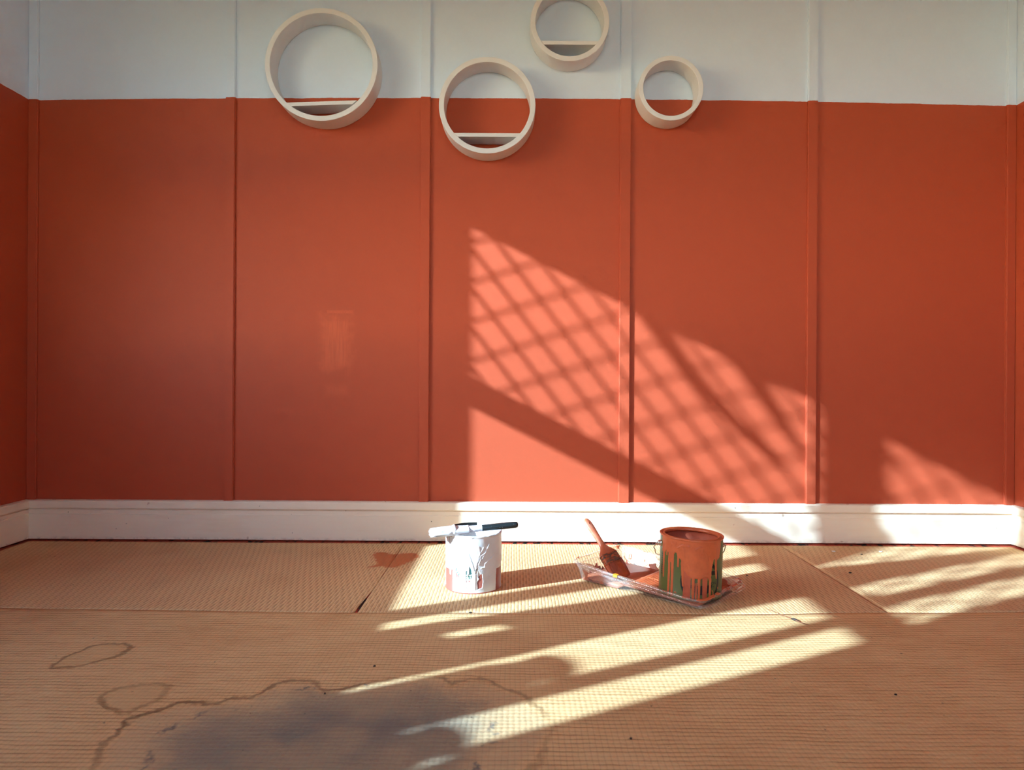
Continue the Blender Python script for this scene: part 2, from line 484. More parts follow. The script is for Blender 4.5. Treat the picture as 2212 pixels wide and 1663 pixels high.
def blade(edges_a, edges_b, dist):
    """unseen strap leaf outside the window, shaped as a sun blocker; edges given on the window plane, (y, z) pairs"""
    offx, offy, offz = -dist, -dist * 0.4922, dist * 0.504
    verts, faces = [], []
    for (ya, za), (yb, zb) in zip(edges_a, edges_b):
        A = Vector((LX + offx, ya + offy, za + offz)) - plant.location
        B = Vector((LX + offx + 0.01, yb + offy, zb + offz)) - plant.location
        Mi = (A + B) / 2 + Vector((-0.012, 0, 0))
        verts += [A, Mi + Vector((-0.003, 0, 0)), B, Mi + Vector((0.003, 0, 0))]
    n = len(edges_a)
    for i in range(n - 1):
        for k in range(4):
            faces.append((i * 4 + k, i * 4 + (k + 1) % 4, (i + 1) * 4 + (k + 1) % 4, (i + 1) * 4 + k))
    faces.append((0, 1, 2, 3)); faces.append(tuple(range(4 * n - 4, 4 * n))[::-1])
    mesh('leaf', verts, faces, M_leaf, plant, True)
blade([(-1.13, 2.11), (-1.155, 2.045), (-1.178, 1.995), (-1.205, 1.945), (-1.237, 1.90), (-1.276, 1.853), (-1.308, 1.812), (-1.345, 1.782), (-1.385, 1.752), (-1.42, 1.725)],
      [(-1.20, 2.11), (-1.206, 2.05), (-1.226, 1.997), (-1.247, 1.956), (-1.282, 1.907), (-1.317, 1.859), (-1.352, 1.818), (-1.383, 1.798), (-1.417, 1.772), (-1.424, 1.735)], 0.12)
blade([(-1.30, 2.12), (-1.312, 2.052), (-1.332, 2.022), (-1.353, 1.987), (-1.381, 1.937), (-1.412, 1.883), (-1.437, 1.848), (-1.462, 1.812)],
      [(-1.41, 2.12), (-1.402, 2.052), (-1.392, 2.03), (-1.402, 1.989), (-1.423, 1.939), (-1.444, 1.883), (-1.460, 1.85), (-1.468, 1.82)], 0.10)
blade([(-1.57, 1.80), (-1.59, 1.64), (-1.60, 1.54), (-1.62, 1.45), (-1.70, 1.40)], [(-1.60, 1.80), (-1.635, 1.645), (-1.68, 1.56), (-1.715, 1.49), (-1.745, 1.42)], 0.10)
tube('stem', [(-0.04, -0.34, -0.3), (-0.04, -0.34, 1.0), (-0.03, -0.34, 2.0), (0.02, -0.25, 2.38), (0.10, 0.05, 2.42), (0.125, 0.13, 2.30), (0.13, 0.125, 2.17)], [0.02, 0.018, 0.014, 0.011, 0.008, 0.006, 0.004], M_leaf, plant)
tube('stem', [(0.0, -0.28, 2.35), (0.10, -0.12, 2.38), (0.145, -0.06, 2.28), (0.15, -0.055, 2.17)], [0.01, 0.008, 0.006, 0.004], M_leaf, plant)
tube('stem', [(-0.035, -0.34, 1.2), (0.06, -0.33, 1.6), (0.13, -0.29, 1.80), (0.15, -0.27, 1.85)], [0.01, 0.008, 0.006, 0.004], M_leaf, plant)
tag(plant, 'unseen strap leaved plant added outside the side window to shape the sun', 'plant')
M_gnd = Mat('lawn', (0.16, 0.17, 0.08), 0.9)
_n = M_gnd.noise(3, 4); M_gnd.color(M_gnd.mix(_n, (0.12, 0.14, 0.05), (0.20, 0.19, 0.10)))
struct(box('ground', (-30, -30, -0.45), (30, 30, -0.31), M_gnd), 'lawn outside the house')

# ------------------------------------------------------------------ matting on the floor
def weave(name, along_y):
    m = Mat(name, (0.5, 0.3, 0.15), 0.85, 0, 0.2)
    x, y, z = m.pos()
    w1_ = (m.noise(2.0, 2) - 0.5); w2_ = (m.noise(9.0, 2) - 0.5); w3_ = (m.noise(40.0, 1) - 0.5)
    if along_y:
        a = (x + w1_ * 0.012 + w3_ * 0.0016) / 0.0094; b = (y + w2_ * 0.01) / 0.062
        fa = a.frac(); col = a.floor()
        b2 = b + col.mod2() * 0.5 + (col * 12.9).sin() * 0.07; fb = b2.frac()
        dash = fb.ss(0.02, 0.10) * fb.ss(0.56, 0.47)
        rib = (fa * PI).sin()
        thread = fa.ss(0.28, 0.10)
        h = rib * (1.0 - dash * 0.55) + thread * 0.5
        dark = dash * fa.ss(0.15, 0.35) * 0.26 + fa.ss(0.62, 0.86) * 0.40
    else:
        a = (y + w1_ * 0.02 + w2_ * 0.009 + w3_ * 0.003) / 0.0125; b = (x + w1_ * 0.015 + w3_ * 0.003) / 0.0105
        fa = a.frac(); fb = b.frac()
        row = a.floor()
        rn = m.noise(1.0, 2, 0.6, m.comb(x * 7.0, row * 3.7, 0.0))
        rib = (fa * PI).sin(); rib2 = (fb * PI).sin()
        h = rib * 0.8 + rib2 * 0.3
        dark = fa.ss(0.30, 0.10) * (rn.ss(0.30, 0.62) * 0.75 + 0.25) + fb.ss(0.26, 0.08) * 0.22
        thread = fa * 0.0
    fine = m.noise(1.0, 3, 0.7, m.comb(x * 330.0, y * 90.0, 0.0)) if along_y else m.noise(1.0, 3, 0.7, m.comb(x * 90.0, y * 330.0, 0.0))
    big = m.noise(1.7, 4, 0.6); mid = m.noise(7.0, 3, 0.6)
    base = m.mix(big.ss(0.35, 0.7), (0.73, 0.465, 0.22), (0.66, 0.375, 0.165))
    base = m.mix(mid.ss(0.5, 0.8) * 0.5, base, (0.57, 0.315, 0.13))
    base = m.mix(fine.ss(0.35, 0.75) * 0.35, base, (0.82, 0.60, 0.36))
    base = m.mix(dark, base, (0.34, 0.145, 0.045))
    if along_y:
        base = m.mix(thread * 0.55, base, (0.82, 0.62, 0.40))
        # spilt terracotta paint, attribute 'spill' is the distance inside its outline
        d = m.attr('spill') + (m.noise(45, 3, 0.6) - 0.5) * 0.035 + (fa - 0.5) * 0.004
        k = d.ss(-0.006, 0.012) * (1.0 - dark * 0.5)
        base = m.mix(k * 0.85, base, (0.50, 0.11, 0.03))
        worn = m.noise(30, 4, 0.7).ss(0.66, 0.72) * m.noise(2.4, 2).ss(0.5, 0.62)
        base = m.mix(worn * 0.35, base, (0.72, 0.62, 0.50))
    else:
        n1 = (m.noise(14, 3, 0.65) - 0.5); n2 = (m.noise(60, 2, 0.7) - 0.5)
        d1 = m.attr('spill') + n1 * 0.05 + n2 * 0.014
        d2 = m.attr('spill_core') + n1 * 0.09 + n2 * 0.03
        base = m.mix(d1.ss(0.0, 0.03) * 0.35, base, (0.47, 0.33, 0.20))
        base = m.mix(d2.ss(-0.03, 0.07) * 0.62, base, (0.21, 0.185, 0.145))
        blot = m.noise(5.0, 3).ss(0.4, 0.62)
        base = m.mix(d2.ss(0.02, 0.16) * blot * 0.55, base, (0.105, 0.125, 0.13))
        rim_ = d1.ss(-0.009, -0.001) * d1.ss(0.009, 0.001)
        base = m.mix(rim_ * (m.noise(4.0, 2).ss(0.35, 0.6) * 0.7 + 0.1), base, (0.17, 0.075, 0.03))
        rim2 = d2.ss(-0.004, 0.002) * d2.ss(0.012, 0.004) * m.noise(18.0, 3).ss(0.5, 0.65)
        base = m.mix(rim2 * 0.7, base, (0.035, 0.05, 0.075))
        d3 = m.attr('ring') + n1 * 0.036 + n2 * 0.016
        base = m.mix(d3.ss(0.0, 0.012) * 0.4, base, (0.60, 0.37, 0.17))
        base = m.mix(d3.ss(-0.007, 0.0) * d3.ss(0.010, 0.002) * (m.noise(6.0, 2).ss(0.3, 0.6) * 0.45 + 0.2), base, (0.20, 0.085, 0.025))
    spk = m.noise(110, 0, 0.5).ss(0.87, 0.885)
    base = m.mix(spk * 0.8, base, (0.03, 0.02, 0.02))
    m.color(base)
    m.bump(h * 1.0 + fine * 0.5, 0.0013 if along_y else 0.0026, 0.5)
    return m
M_mat_y = weave('matting_cords_to_wall', True)
M_mat_x = weave('matting_cords_across', False)
def matting(name, x0, x1, y0, y1, step, mat, label, attrs=None, edge=None):
    nx = max(2, int((x1 - x0) / step)); ny = max(2, int((y1 - y0) / step))
    X, Y = np.meshgrid(np.linspace(0, 1, nx), np.linspace(0, 1, ny))
    X = X.ravel(); Y = Y.ravel()
    WX = x0 + (x1 - x0) * X; WY = y0 + (y1 - y0) * Y
    if edge is not None: WX, WY = edge(X, Y, WX, WY)
    cx, cy = (x0 + x1) / 2, (y0 + y1) / 2
    zz = np.array([0.0012 * mnoise.noise((a * 2.5, b * 2.5, 3.1)) for a, b in zip(WX, WY)])
    verts = np.stack([WX - cx, WY - cy, zz], 1)
    faces = [(j * nx + i, j * nx + i + 1, (j + 1) * nx + i + 1, (j + 1) * nx + i) for j in range(ny - 1) for i in range(nx - 1)]
    o = mesh(name, verts.tolist(), faces, mat, None, True)
    o.location = (cx, cy, 0)
    md = o.modifiers.new('thick', 'SOLIDIFY'); md.thickness = 0.0022; md.offset = -1
    P = np.stack([WX, WY], 1)
    for k, fn in (attrs or {}).items():
        at = o.data.attributes.new(k, 'FLOAT', 'POINT'); at.data.foreach_set('value', fn(P).astype(np.float32))
    return tag(o, label, 'matting', 'lengths of woven floor matting')
SEAM = -0.772
spill_red = [(-.490, -.374), (-.462, -.318), (-.486, -.262), (-.500, -.215), (-.505, -.170), (-.46, -.165), (-.432, -.195), (-.40, -.175), (-.345, -.180), (-.330, -.22), (-.343, -.271), (-.372, -.330), (-.384, -.362), (-.419, -.362), (-.45, -.35)]
neg = lambda P: np.full(len(P), -1.0)
def seam_front(X, Y, WX, WY):      # rear pieces: the cut edge towards the room wanders a little
    k = (1 - Y) ** 6
    return WX, WY + k * (np.array([0.006 * mnoise.noise((x * 3, 7.7, 0)) for x in WX]) - np.interp(WX, [-1.9, -1.3, -0.5, 0.5, 1.0, 1.9], [-0.02, -0.015, 0.004, 0.004, -0.018, -0.035]))
def wedge(X, Y, WX, WY):           # left rear piece also gapes along its side seam near the room
    a, b = seam_front(X, Y, WX, WY)
    return a - X ** 20 * (0.0012 + 0.008 * np.clip(1 - Y / 0.3, 0, 1) + 0.0015 * np.sin(Y * 17)), b
matting('floor_matting', LX + 0.036, -0.415, SEAM, -0.040, 0.012, M_mat_y, 'rear length of woven matting at left with a terracotta paint spill', {'spill': lambda P: poly_sd(P, spill_red)}, wedge)
matting('floor_matting', -0.4148, 0.999, SEAM, -0.040, 0.012, M_mat_y, 'rear length of woven matting under the paint cans', {'spill': lambda P: poly_sd(P, spill_red)}, seam_front)
matting('floor_matting', 1.0005, RX - 0.036, SEAM, -0.042, 0.02, M_mat_y, 'rear length of woven matting in the right corner', {'spill': neg}, seam_front)
outer = [(-.66, -1.482), (-.689, -1.413), (-.687, -1.359), (-.692, -1.33), (-.668, -1.297), (-.633, -1.266), (-.564, -1.268), (-.538, -1.246), (-.504, -1.249), (-.475, -1.173), (-.41, -1.18), (-.374, -1.216), (-.322, -1.197), (-.275, -1.178), (-.191, -1.155), (-.156, -1.154), (-.127, -1.183), (-.082, -1.156), (.017, -1.226), (.074, -1.33), (.029, -1.475), (-.006, -1.583), (-.05, -1.75), (-.3, -1.85), (-.55, -1.75), (-.62, -1.6)]
inner = [(-.584, -1.481), (-.622, -1.391), (-.612, -1.341), (-.588, -1.311), (-.55, -1.278), (-.472, -1.272), (-.461, -1.213), (-.396, -1.204), (-.293, -1.203), (-.182, -1.179), (-.123, -1.197), (-.046, -1.245), (-.025, -1.362), (-.059, -1.476), (-.104, -1.584), (-.2, -1.7), (-.4, -1.7), (-.534, -1.588)]
r1 = [(-.985, -1.122), (-.990, -1.055), (-.962, -.999), (-.906, -.985), (-.869, -1.011), (-.878, -1.066), (-.931, -1.109)]
r2 = [(-.798, -1.245), (-.792, -1.207), (-.712, -1.186), (-.686, -1.2), (-.675, -1.262), (-.715, -1.306), (-.763, -1.29)]
def front_edge(X, Y, WX, WY):
    k = Y ** 60
    return WX, WY - k * (0.002 + np.array([0.006 * -mnoise.noise((x * 3, 7.7, 0)) for x in WX]) + np.interp(WX, [-1.9, -1.3, -0.5, 0.5, 1.0, 1.9], [-0.02, -0.015, 0.004, 0.004, -0.018, -0.035]))
matting('floor_matting', LX + 0.036, RX - 0.036, REAR, SEAM, 0.018, M_mat_x, 'wide front piece of woven matting with a blue grey water stain',
        {'spill': lambda P: poly_sd(P, outer), 'spill_core': lambda P: poly_sd(P, inner), 'ring': lambda P: np.maximum(poly_sd(P, r1), poly_sd(P, r2))}, front_edge)

# ------------------------------------------------------------------ round wall shelves
def ring_shelf(x, z, R, Ri, depth, label, shelf=None):
    root = empty('round_shelf', (x, -0.002, z))
    n = 128; verts, faces = [], []
    b = 0.0012
    prof = [(Ri + b, -depth), (R - b, -depth), (R, -depth + b), (R, 0), (Ri, 0), (Ri, -depth + b)]
    m = len(prof)
    for i in range(n):
        a = 2 * PI * i / n
        for r, y in prof: verts.append((r * math.sin(a), y, r * math.cos(a)))
    for i in range(n):
        j = (i + 1) % n
        for k in range(m):
            faces.append((i * m + k, j * m + k, j * m + (k + 1) % m, i * m + (k + 1) % m))
    o = mesh('ring', verts, faces, M_shelf, root); autosmooth(o, 30)
    if shelf:
        z0, tilt, th = shelf                     # top of the board relative to the ring's centre
        top = []
        hw = math.sqrt(max(Ri ** 2 - z0 ** 2, 0)) ; hb = math.sqrt(max(Ri ** 2 - (z0 - th) ** 2, 0))
        vs = []
        for y in (-depth + 0.0015, -0.001):
            for sx, zz in ((-hw, z0), (hw, z0), (hb, z0 - th), (-hb, z0 - th)):
                vs.append((sx * 0.999, y, zz + math.tan(tilt) * sx))
        mesh('shelf_board', vs, [(0, 1, 2, 3), (7, 6, 5, 4), (0, 4, 5, 1), (1, 5, 6, 2), (2, 6, 7, 3), (3, 7, 4, 0)], M_shelf, root)
    return tag(root, label, 'shelf', 'round wall shelves')
DEP = 0.082
ring_shelf(-0.7273, 1.7788, 0.2087, 0.1899, DEP, 'largest white round wall shelf with a low sloping board', (-0.1365, math.radians(2.2), 0.0135))
ring_shelf(-0.1130, 1.6318, 0.1786, 0.1596, DEP, 'white round wall shelf straddling the paint line with a level board', (-0.103, 0.0, 0.0135))
ring_shelf(0.1908, 1.9418, 0.1458, 0.1271, DEP, 'highest white round wall shelf, wholly on the white paint', (-0.0705, 0.0, 0.0135))
ring_shelf(0.5664, 1.6990, 0.1198, 0.1026, DEP, 'smallest white round wall shelf with no board')

# ------------------------------------------------------------------ paint and metal
def paint(name, col, col2, rough=0.35, bump=0.4):
    m = Mat(name, col, rough, 0, 0.5)
    n = m.noise(30, 3, 0.6)
    m.color(m.mix(n.ss(0.35, 0.7), col, col2)); m.bump(m.noise(160, 2) * 0.6 + m.noise(40, 2), 0.0008, bump)
    return m
M_terra = paint('wet_terracotta_paint', (0.60, 0.135, 0.048), (0.52, 0.105, 0.038))
M_terra_dry = paint('brushed_terracotta_paint', (0.50, 0.105, 0.05), (0.42, 0.08, 0.035), 0.5)
M_wpaint = paint('wet_white_paint', (0.72, 0.72, 0.73), (0.68, 0.68, 0.685), 0.35)
M_tin = Mat('tin_plate', (0.62, 0.60, 0.57), 0.28, 1.0)
M_dark = Mat('black_plastic', (0.012, 0.013, 0.014), 0.35)
M_blackp = Mat('black_handle', (0.014, 0.018, 0.02), 0.3)
_s = M_blackp.noise(1.0, 1, 0.5, M_blackp.comb(*[q * 300.0 for q in M_blackp.pos()])).ss(0.75, 0.78)
M_blackp.color(M_blackp.mix(_s, (0.014, 0.019, 0.021), (0.75, 0.75, 0.75)))

def shell(name, R, h, sd_fn, thick, mat, parent, nu=420, nz=220, z0=0.0, z1=None, lump=None, soft=0.0022):
    """a skin of paint round a cylinder: it stands proud where sd_fn > 0 and dips under the wall elsewhere"""
    z1 = h if z1 is None else z1
    ph = np.linspace(-PI, PI, nu, endpoint=False); zs = np.linspace(z0, z1, nz)
    PH, Z = np.meshgrid(ph, zs); U = PH * R
    P = np.stack([U.ravel(), Z.ravel()], 1)
    sd = sd_fn(P)
    t = smooth01(sd / soft + 0.5)
    bead = np.exp(-((sd - 0.0016) / 0.0012) ** 2) * 0.0004
    wob = np.array([mnoise.noise((a * 60, b * 60, 1.3)) for a, b in P]) * 0.25 + 0.9
    r = R - 0.0007 + t * (0.0007 + thick * wob) + np.where(sd > 0, bead, 0)
    if lump is not None: r = r + t * lump(P)
    r = r.reshape(nz, nu)
    X = r * np.sin(PH); Y = -r * np.cos(PH)
    verts = np.stack([X, Y, Z], 2).reshape(-1, 3).tolist()
    faces = [(j * nu + i, j * nu + (i + 1) % nu, (j + 1) * nu + (i + 1) % nu, (j + 1) * nu + i) for j in range(nz - 1) for i in range(nu)]
    return mesh(name, verts, faces, mat, parent, True)
def wrap_text(name, body, size, R, u, z, rot, mat, parent, lift=0.0004, bold=0.0):
    cu = bpy.data.curves.new(name, 'FONT'); cu.body = body; cu.size = size; cu.align_x = 'CENTER'; cu.align_y = 'CENTER'; cu.offset = bold
    cu.resolution_u = 3
    ob = bpy.data.objects.new(name, cu); C.objects.link(ob)
    dg = bpy.context.evaluated_depsgraph_get()
    me = bpy.data.meshes.new_from_object(ob.evaluated_get(dg))
    bpy.data.objects.remove(ob); bpy.data.curves.remove(cu)
    bm = bmesh.new(); bm.from_mesh(me)
    bmesh.ops.subdivide_edges(bm, edges=[e for e in bm.edges if e.calc_length() > 0.003], cuts=2)
    c, s = math.cos(rot), math.sin(rot)
    for v in bm.verts:
        x, y = v.co.x * c - v.co.y * s, v.co.x * s + v.co.y * c
        a = (u + x) / R
        v.co = Vector(((R + lift) * math.sin(a), -(R + lift) * math.cos(a), z + y))
    bm.to_mesh(me); bm.free()
    return link(name, me, mat, parent)

# ------------------------------------------------------------------ white paint can
WR, WH = 0.0825, 0.162
can = empty('paint_can', (-0.1246, -0.541, 0.0))
ml = Mat('white_can_label', (0.7, 0.66, 0.6), 0.4)
x, y, z = ml.objpos()
phi = x.m('ARCTAN2', y * -1.0); u = phi * WR
d = ((u + 0.0105) * (u + 0.0105) + (z - 0.0837) * (z - 0.0837)).m('SQRT')
c = ml.mix((z * -1.0).gt(-0.0635), (0.74, 0.72, 0.68), (0.36, 0.095, 0.065))
c = ml.mix(z.gt(0.0955) * u.lt(-0.066), c, (0.40, 0.12, 0.10))
c = ml.mix(d.lt(0.0455), c, (0.80, 0.80, 0.77))
c = ml.mix(d.lt(0.0435) * d.gt(0.0300), c, (0.66, 0.62, 0.50))
c = ml.mix(d.lt(0.0290), c, (0.03, 0.09, 0.08))
c = ml.mix(d.lt(0.0265) * ((z - 0.0837).abs()).lt(0.008), c, (0.70, 0.70, 0.66))
ml.color(c)
lathe('can_body', [(0, 0.003), (WR - 0.004, 0.003), (WR - 0.003, 0.0), (WR + 0.0012, 0.0), (WR + 0.0016, 0.0018), (WR + 0.0008, 0.0035), (WR, 0.004), (WR, WH - 0.004), (WR + 0.0014, WH - 0.003), (WR + 0.0016, WH - 0.001), (WR, WH), (WR - 0.0016, WH), (WR - 0.002, WH - 0.004), (WR - 0.0022, 0.02), (0, 0.018)], ml, can)
for ch, uu, zz, rt in (('I', -0.0445, 0.0585, -0.98), ('L', -0.0385, 0.0528, -0.80), ('V', -0.0488, 0.0655, -1.15), ('E', -0.0065, 0.0475, 0.10), ('C', -0.0140, 0.0470, -0.10), ('R', 0.0010, 0.0486, 0.30)):
    wrap_text('lettering', ch, 0.0125, WR, uu, zz, rt, Mat('label_green', (0.03, 0.12, 0.10), 0.4) if ch == 'I' else bpy.data.materials['label_green'], can, 0.0003, 0.0003)
def white_cover(P):
    mm = P * 1000.0
    U, Z = mm[:, 0], mm[:, 1]
    zb = np.interp(U, [-262, -150, -112, -108, -100, -62, -58, -52, 84, 86, 150, 262], [150, 140, 62, 95, 95, 70, -5, -5, -5, 66, 80, 150])
    # covered above the edge line zb; label left bare below
    sd = (Z - zb) * 0.5
    left = poly_sd(mm, [(-125, -9), (-125, 62), (-92, 62), (-62, 64), (-62, -9)])
    sd = np.where(U < -58, np.maximum(sd, -left), sd)
    sd = np.minimum(sd, -left)
    def cut(poly):
        nonlocal sd
        sd = np.minimum(sd, -poly_sd(mm, poly))
    cut([(-50, 71), (-44, 75), (-37, 60), (-35, 42), (-39.5, 31), (-34, 5), (-50.5, 2)])
    cut([(-46.5, 122), (-51, 107), (-47.5, 100), (-46.2, 110)])
    cut([(-42.5, 94), (-40.8, 94), (-39, 75), (-41, 74)])
    cut([(-51, 92), (-48.6, 92), (-47.8, 72), (-50.4, 72)])
    cut([(-16.4, 65), (-13.4, 67), (-13.0, 32), (-15.8, 32)])
    cut([(-6.5, 81), (-2.2, 72), (0.9, 57), (-0.3, 41), (-5.5, 33.5), (-10.4, 37), (-10.5, 49), (-7, 59)])
    cut([(19.6, 77), (12.3, 70.5), (10.2, 57), (17, 62.4)])
    cut([(19.6, 69.3), (18, 49), (22.5, 43.5), (16.2, 35), (17.2, 13.5), (30, 16), (32.4, 32), (30, 56), (24.2, 57.5)])
    cut([(82, 65), (110, 63), (110, 95), (125, 95), (125, 1), (78.5, 1)])
    cut([(-15.2, 26), (-13.4, 24), (-12.5, 15), (-14.0, 14)])
    for a, w in ((-98, 6), (-79, 1.6)):
        cut([(a - w, 160), (a + w, 160), (a + w * .9, 94), (a - w * .9, 93)])
    for (ua, za, zb_, r) in ((-73.8, 75, 51, 3.6), (-54.5, 90, 9, 3.3), (-88, 100, 66, 2.0)):
        sd = np.maximum(sd, cap_sd(mm, (ua, za), (ua, zb_), r))
    nz = np.array([mnoise.noise((a * 0.22, b * 0.22, 9.1)) for a, b in mm])
    return (sd + nz * 0.7) / 1000.0
def white_lump(P):
    mm = P * 1000.0; out = np.zeros(len(P))
    for path in ([(34, 131), (23, 115), (14, 88), (10, 58), (10, 14)], [(43, 118), (25, 108), (17, 91)], [(72, 106), (39, 86), (38, 74), (28, 74)], [(-9, 115), (2, 85), (8, 60)], [(52, 140), (30, 100)], [(20, 135), (26, 100), (20, 84)]):
        for a, b in zip(path[:-1], path[1:]):
            s_ = cap_sd(mm, a, b, 0.0)
            out = np.maximum(out, np.exp(-(s_ / 1.8) ** 2) * 0.0017)
    return out
shell('paint_run', WR, WH, white_cover, 0.0011, M_wpaint, can, z0=0.001, z1=WH + 0.0005, lump=white_lump)
# paint on the lip and inside
lip = []
for i in range(97):
    a = -2.6 + 4.9 * i / 96
    lip.append(((WR - 0.0005) * math.sin(a), -(WR - 0.0005) * math.cos(a), WH + 0.0005 + 0.0006 * math.sin(i * 1.7)))
tube('lip_paint', lip, [0.0028 + 0.0007 * math.sin(i * 0.9) for i in range(97)], M_wpaint, can, 8)
def arc_wall(name, R, a0, a1, z0, z1, mat, parent, t=0.0008):
    n = 60; vs, fs = [], []
    for i in range(n + 1):
        a = a0 + (a1 - a0) * i / n
        for r in (R, R - t):
            for zz in (z0, z1): vs.append((r * math.sin(a), -r * math.cos(a), zz))
    for i in range(n):
        p, q = 4 * i, 4 * (i + 1)
        fs += [(p, q, q + 1, p + 1), (p + 2, p + 3, q + 3, q + 2), (p + 1, q + 1, q + 3, p + 3), (p, p + 2, q + 2, q)]
    return mesh(name, vs, fs, mat, parent, True)
arc_wall('bare_inner_wall', WR - 0.0024, PI * 0.98, PI * 1.30, 0.146, WH + 0.0095, M_dark, can)
arc_wall('painted_inner_wall', WR - 0.0022, PI * 0.74, PI * 0.98, 0.146, WH + 0.008, M_wpaint, can)
arc_wall('painted_inner_wall', WR - 0.0024, -0.62 * PI, 0.98 * PI, 0.05, WH + 0.003, M_wpaint, can)
arc_wall('painted_inner_wall', WR - 0.0024, 0.98 * PI, 1.38 * PI, 0.05, 0.146, M_wpaint, can)
lathe('paint_surface', [(0, 0.105), (WR - 0.003, 0.105), (WR - 0.003, 0.10), (0, 0.10)], M_wpaint, can)
tag(can, 'short paint can smothered in white paint runs, brush laid on top', 'paint can')

# ------------------------------------------------------------------ brush lying on the white can
def frame_from(o, origin, ez, ex):
    ez = Vector(ez).normalized(); ex = Vector(ex); ex = (ex - ez * ex.dot(ez)).normalized(); ey = ez.cross(ex)
    o.matrix_world = Matrix(((ex.x, ey.x, ez.x, origin[0]), (ex.y, ey.y, ez.y, origin[1]), (ex.z, ey.z, ez.z, origin[2]), (0, 0, 0, 1)))
def bristles(name, length, hx, hy, mat, parent, z0, n=220, seed=1, point=0.6, bow=0.0):
    """a tuft of tapering hairs over a solid core, growing towards -z from z0"""
    r = random.Random(seed)
    bm = bmesh.new()
    secs = [(z0 + 0.004, hx * 0.97, hy * 0.95, 3.2), (z0 - length * 0.3, hx * 1.02, hy * 0.98, 3.0), (z0 - length * 0.7, hx * 1.0, hy * 0.75, 2.6), (z0 - length * 0.93, hx * 0.93, hy * point, 2.4)]
    rings = []
    for zz, a, b, p in secs:
        ring = []
        for k in range(40):
            g = 2 * PI * k / 40; c_, s_ = math.cos(g), math.sin(g)
            j = 1 + 0.05 * math.sin(k * 7.3 + zz * 300)
            ring.append(bm.verts.new((a * j * math.copysign(abs(c_) ** (2 / p), c_), b * j * math.copysign(abs(s_) ** (2 / p), s_), zz)))
        rings.append(ring)
    for p, q in zip(rings[:-1], rings[1:]):
        for k in range(40): bm.faces.new((p[k], q[k], q[(k + 1) % 40], p[(k + 1) % 40]))
    bm.faces.new(rings[-1]); bm.faces.new(rings[0][::-1])
    for _ in range(n):
        fx, fy = r.uniform(-1, 1), r.choice((-1, 1)) * r.uniform(0.55, 1.0)
        x0_, y0_ = fx * hx * 0.97, fy * hy * 0.98
        L = length * (1 - 0.06 * r.random() - 0.10 * fx * fx)
        w = 0.0007 * (0.6 + r.random())
        pts = []
        for t in (0.0, 0.5, 1.0):
            pts.append(Vector((x0_ * (1 + 0.02 * t) + r.uniform(-.001, .001) * t, y0_ * (1.03 - (1 - point) * t * t) + bow * t * t, z0 - L * t)))
        prev = None
        for t, p in zip((1.0, 0.9, 0.3), pts):
            ring = [bm.verts.new(p + Vector((w * t * math.cos(a), w * t * math.sin(a), 0))) for a in (0, 2.1, 4.2)]
            if prev:
                for k in range(3): bm.faces.new((prev[k], ring[k], ring[(k + 1) % 3], prev[(k + 1) % 3]))
            prev = ring
        bm.faces.new(prev)
    bmesh.ops.recalc_face_normals(bm, faces=bm.faces)
    return from_bm(name, bm, mat, parent, True)
wbr = empty('paint_brush', (0, 0, 0))
ez = Vector((0.262, 0.052, 0.0155)); 
frame_from(wbr, (-0.252, -0.606, WH + 0.0085), ez, (0.0, 1.0, 0.2))
bristles('bristles', 0.078, 0.021, 0.0085, M_wpaint, wbr, 0.078, 160, 3, 0.75)
loft('ferrule', [(0.074, 0.0205, 0.0088, 4), (0.078, 0.0212, 0.0095, 4), (0.084, 0.0205, 0.0092, 4), (0.112, 0.0165, 0.0092, 3), (0.116, 0.0172, 0.0098, 3), (0.119, 0.016, 0.0090, 3)], M_wpaint, wbr)
loft('handle', [(0.116, 0.013, 0.0086, 2.4), (0.135, 0.0115, 0.0088, 2.2), (0.156, 0.0100, 0.0088, 2), (0.157, 0.0100, 0.0088, 2)], M_wpaint, wbr)
hb = loft('handle_grip', [(0.155, 0.0092, 0.0082, 2), (0.158, 0.0100, 0.0090, 2), (0.190, 0.0104, 0.0094, 2), (0.240, 0.0104, 0.0096, 2), (0.258, 0.0098, 0.0092, 2), (0.263, 0.0085, 0.008, 2), (0.265, 0.005, 0.005, 2)], M_blackp, wbr)
hb['label'] = 'black speckled handle grip'
splat = loft('paint_blob', [(0.066, 0.012, 0.006, 2), (0.070, 0.021, 0.0125, 2, 0, 0.001), (0.076, 0.023, 0.0150, 2, 0.001, 0.002), (0.081, 0.020, 0.0120, 2), (0.085, 0.012, 0.007, 2)], M_wpaint, wbr)
tag(wbr, 'paint brush caked in white with black handle, lying across the white can', 'paint brush')

# ------------------------------------------------------------------ clear trays
TC, TA = Vector((0.424, -0.531, 0)), Vector((0.742, -0.670, 0)).normalized()
TB = Vector((-TA.y, TA.x, 0))
def rrect(L, W, r, n):
    """n points round a rounded rectangle, even in arc length"""
    pts = []
    segs = []
    hx, hy = L / 2 - r, W / 2 - r
    for cx, cy, a0 in ((hx, hy, 0), (-hx, hy, PI / 2), (-hx, -hy, PI), (hx, -hy, 1.5 * PI)):
        for k in range(13):
            a = a0 + k / 12 * PI / 2; segs.append((cx + r * math.cos(a), cy + r * math.sin(a)))
    segs.append(segs[0])
    S_ = np.array(segs); dl = np.r_[0, np.cumsum(np.linalg.norm(np.diff(S_, axis=0), axis=1))]
    t = np.linspace(0, dl[-1], n, endpoint=False)
    return np.stack([np.interp(t, dl, S_[:, 0]), np.interp(t, dl, S_[:, 1])], 1)
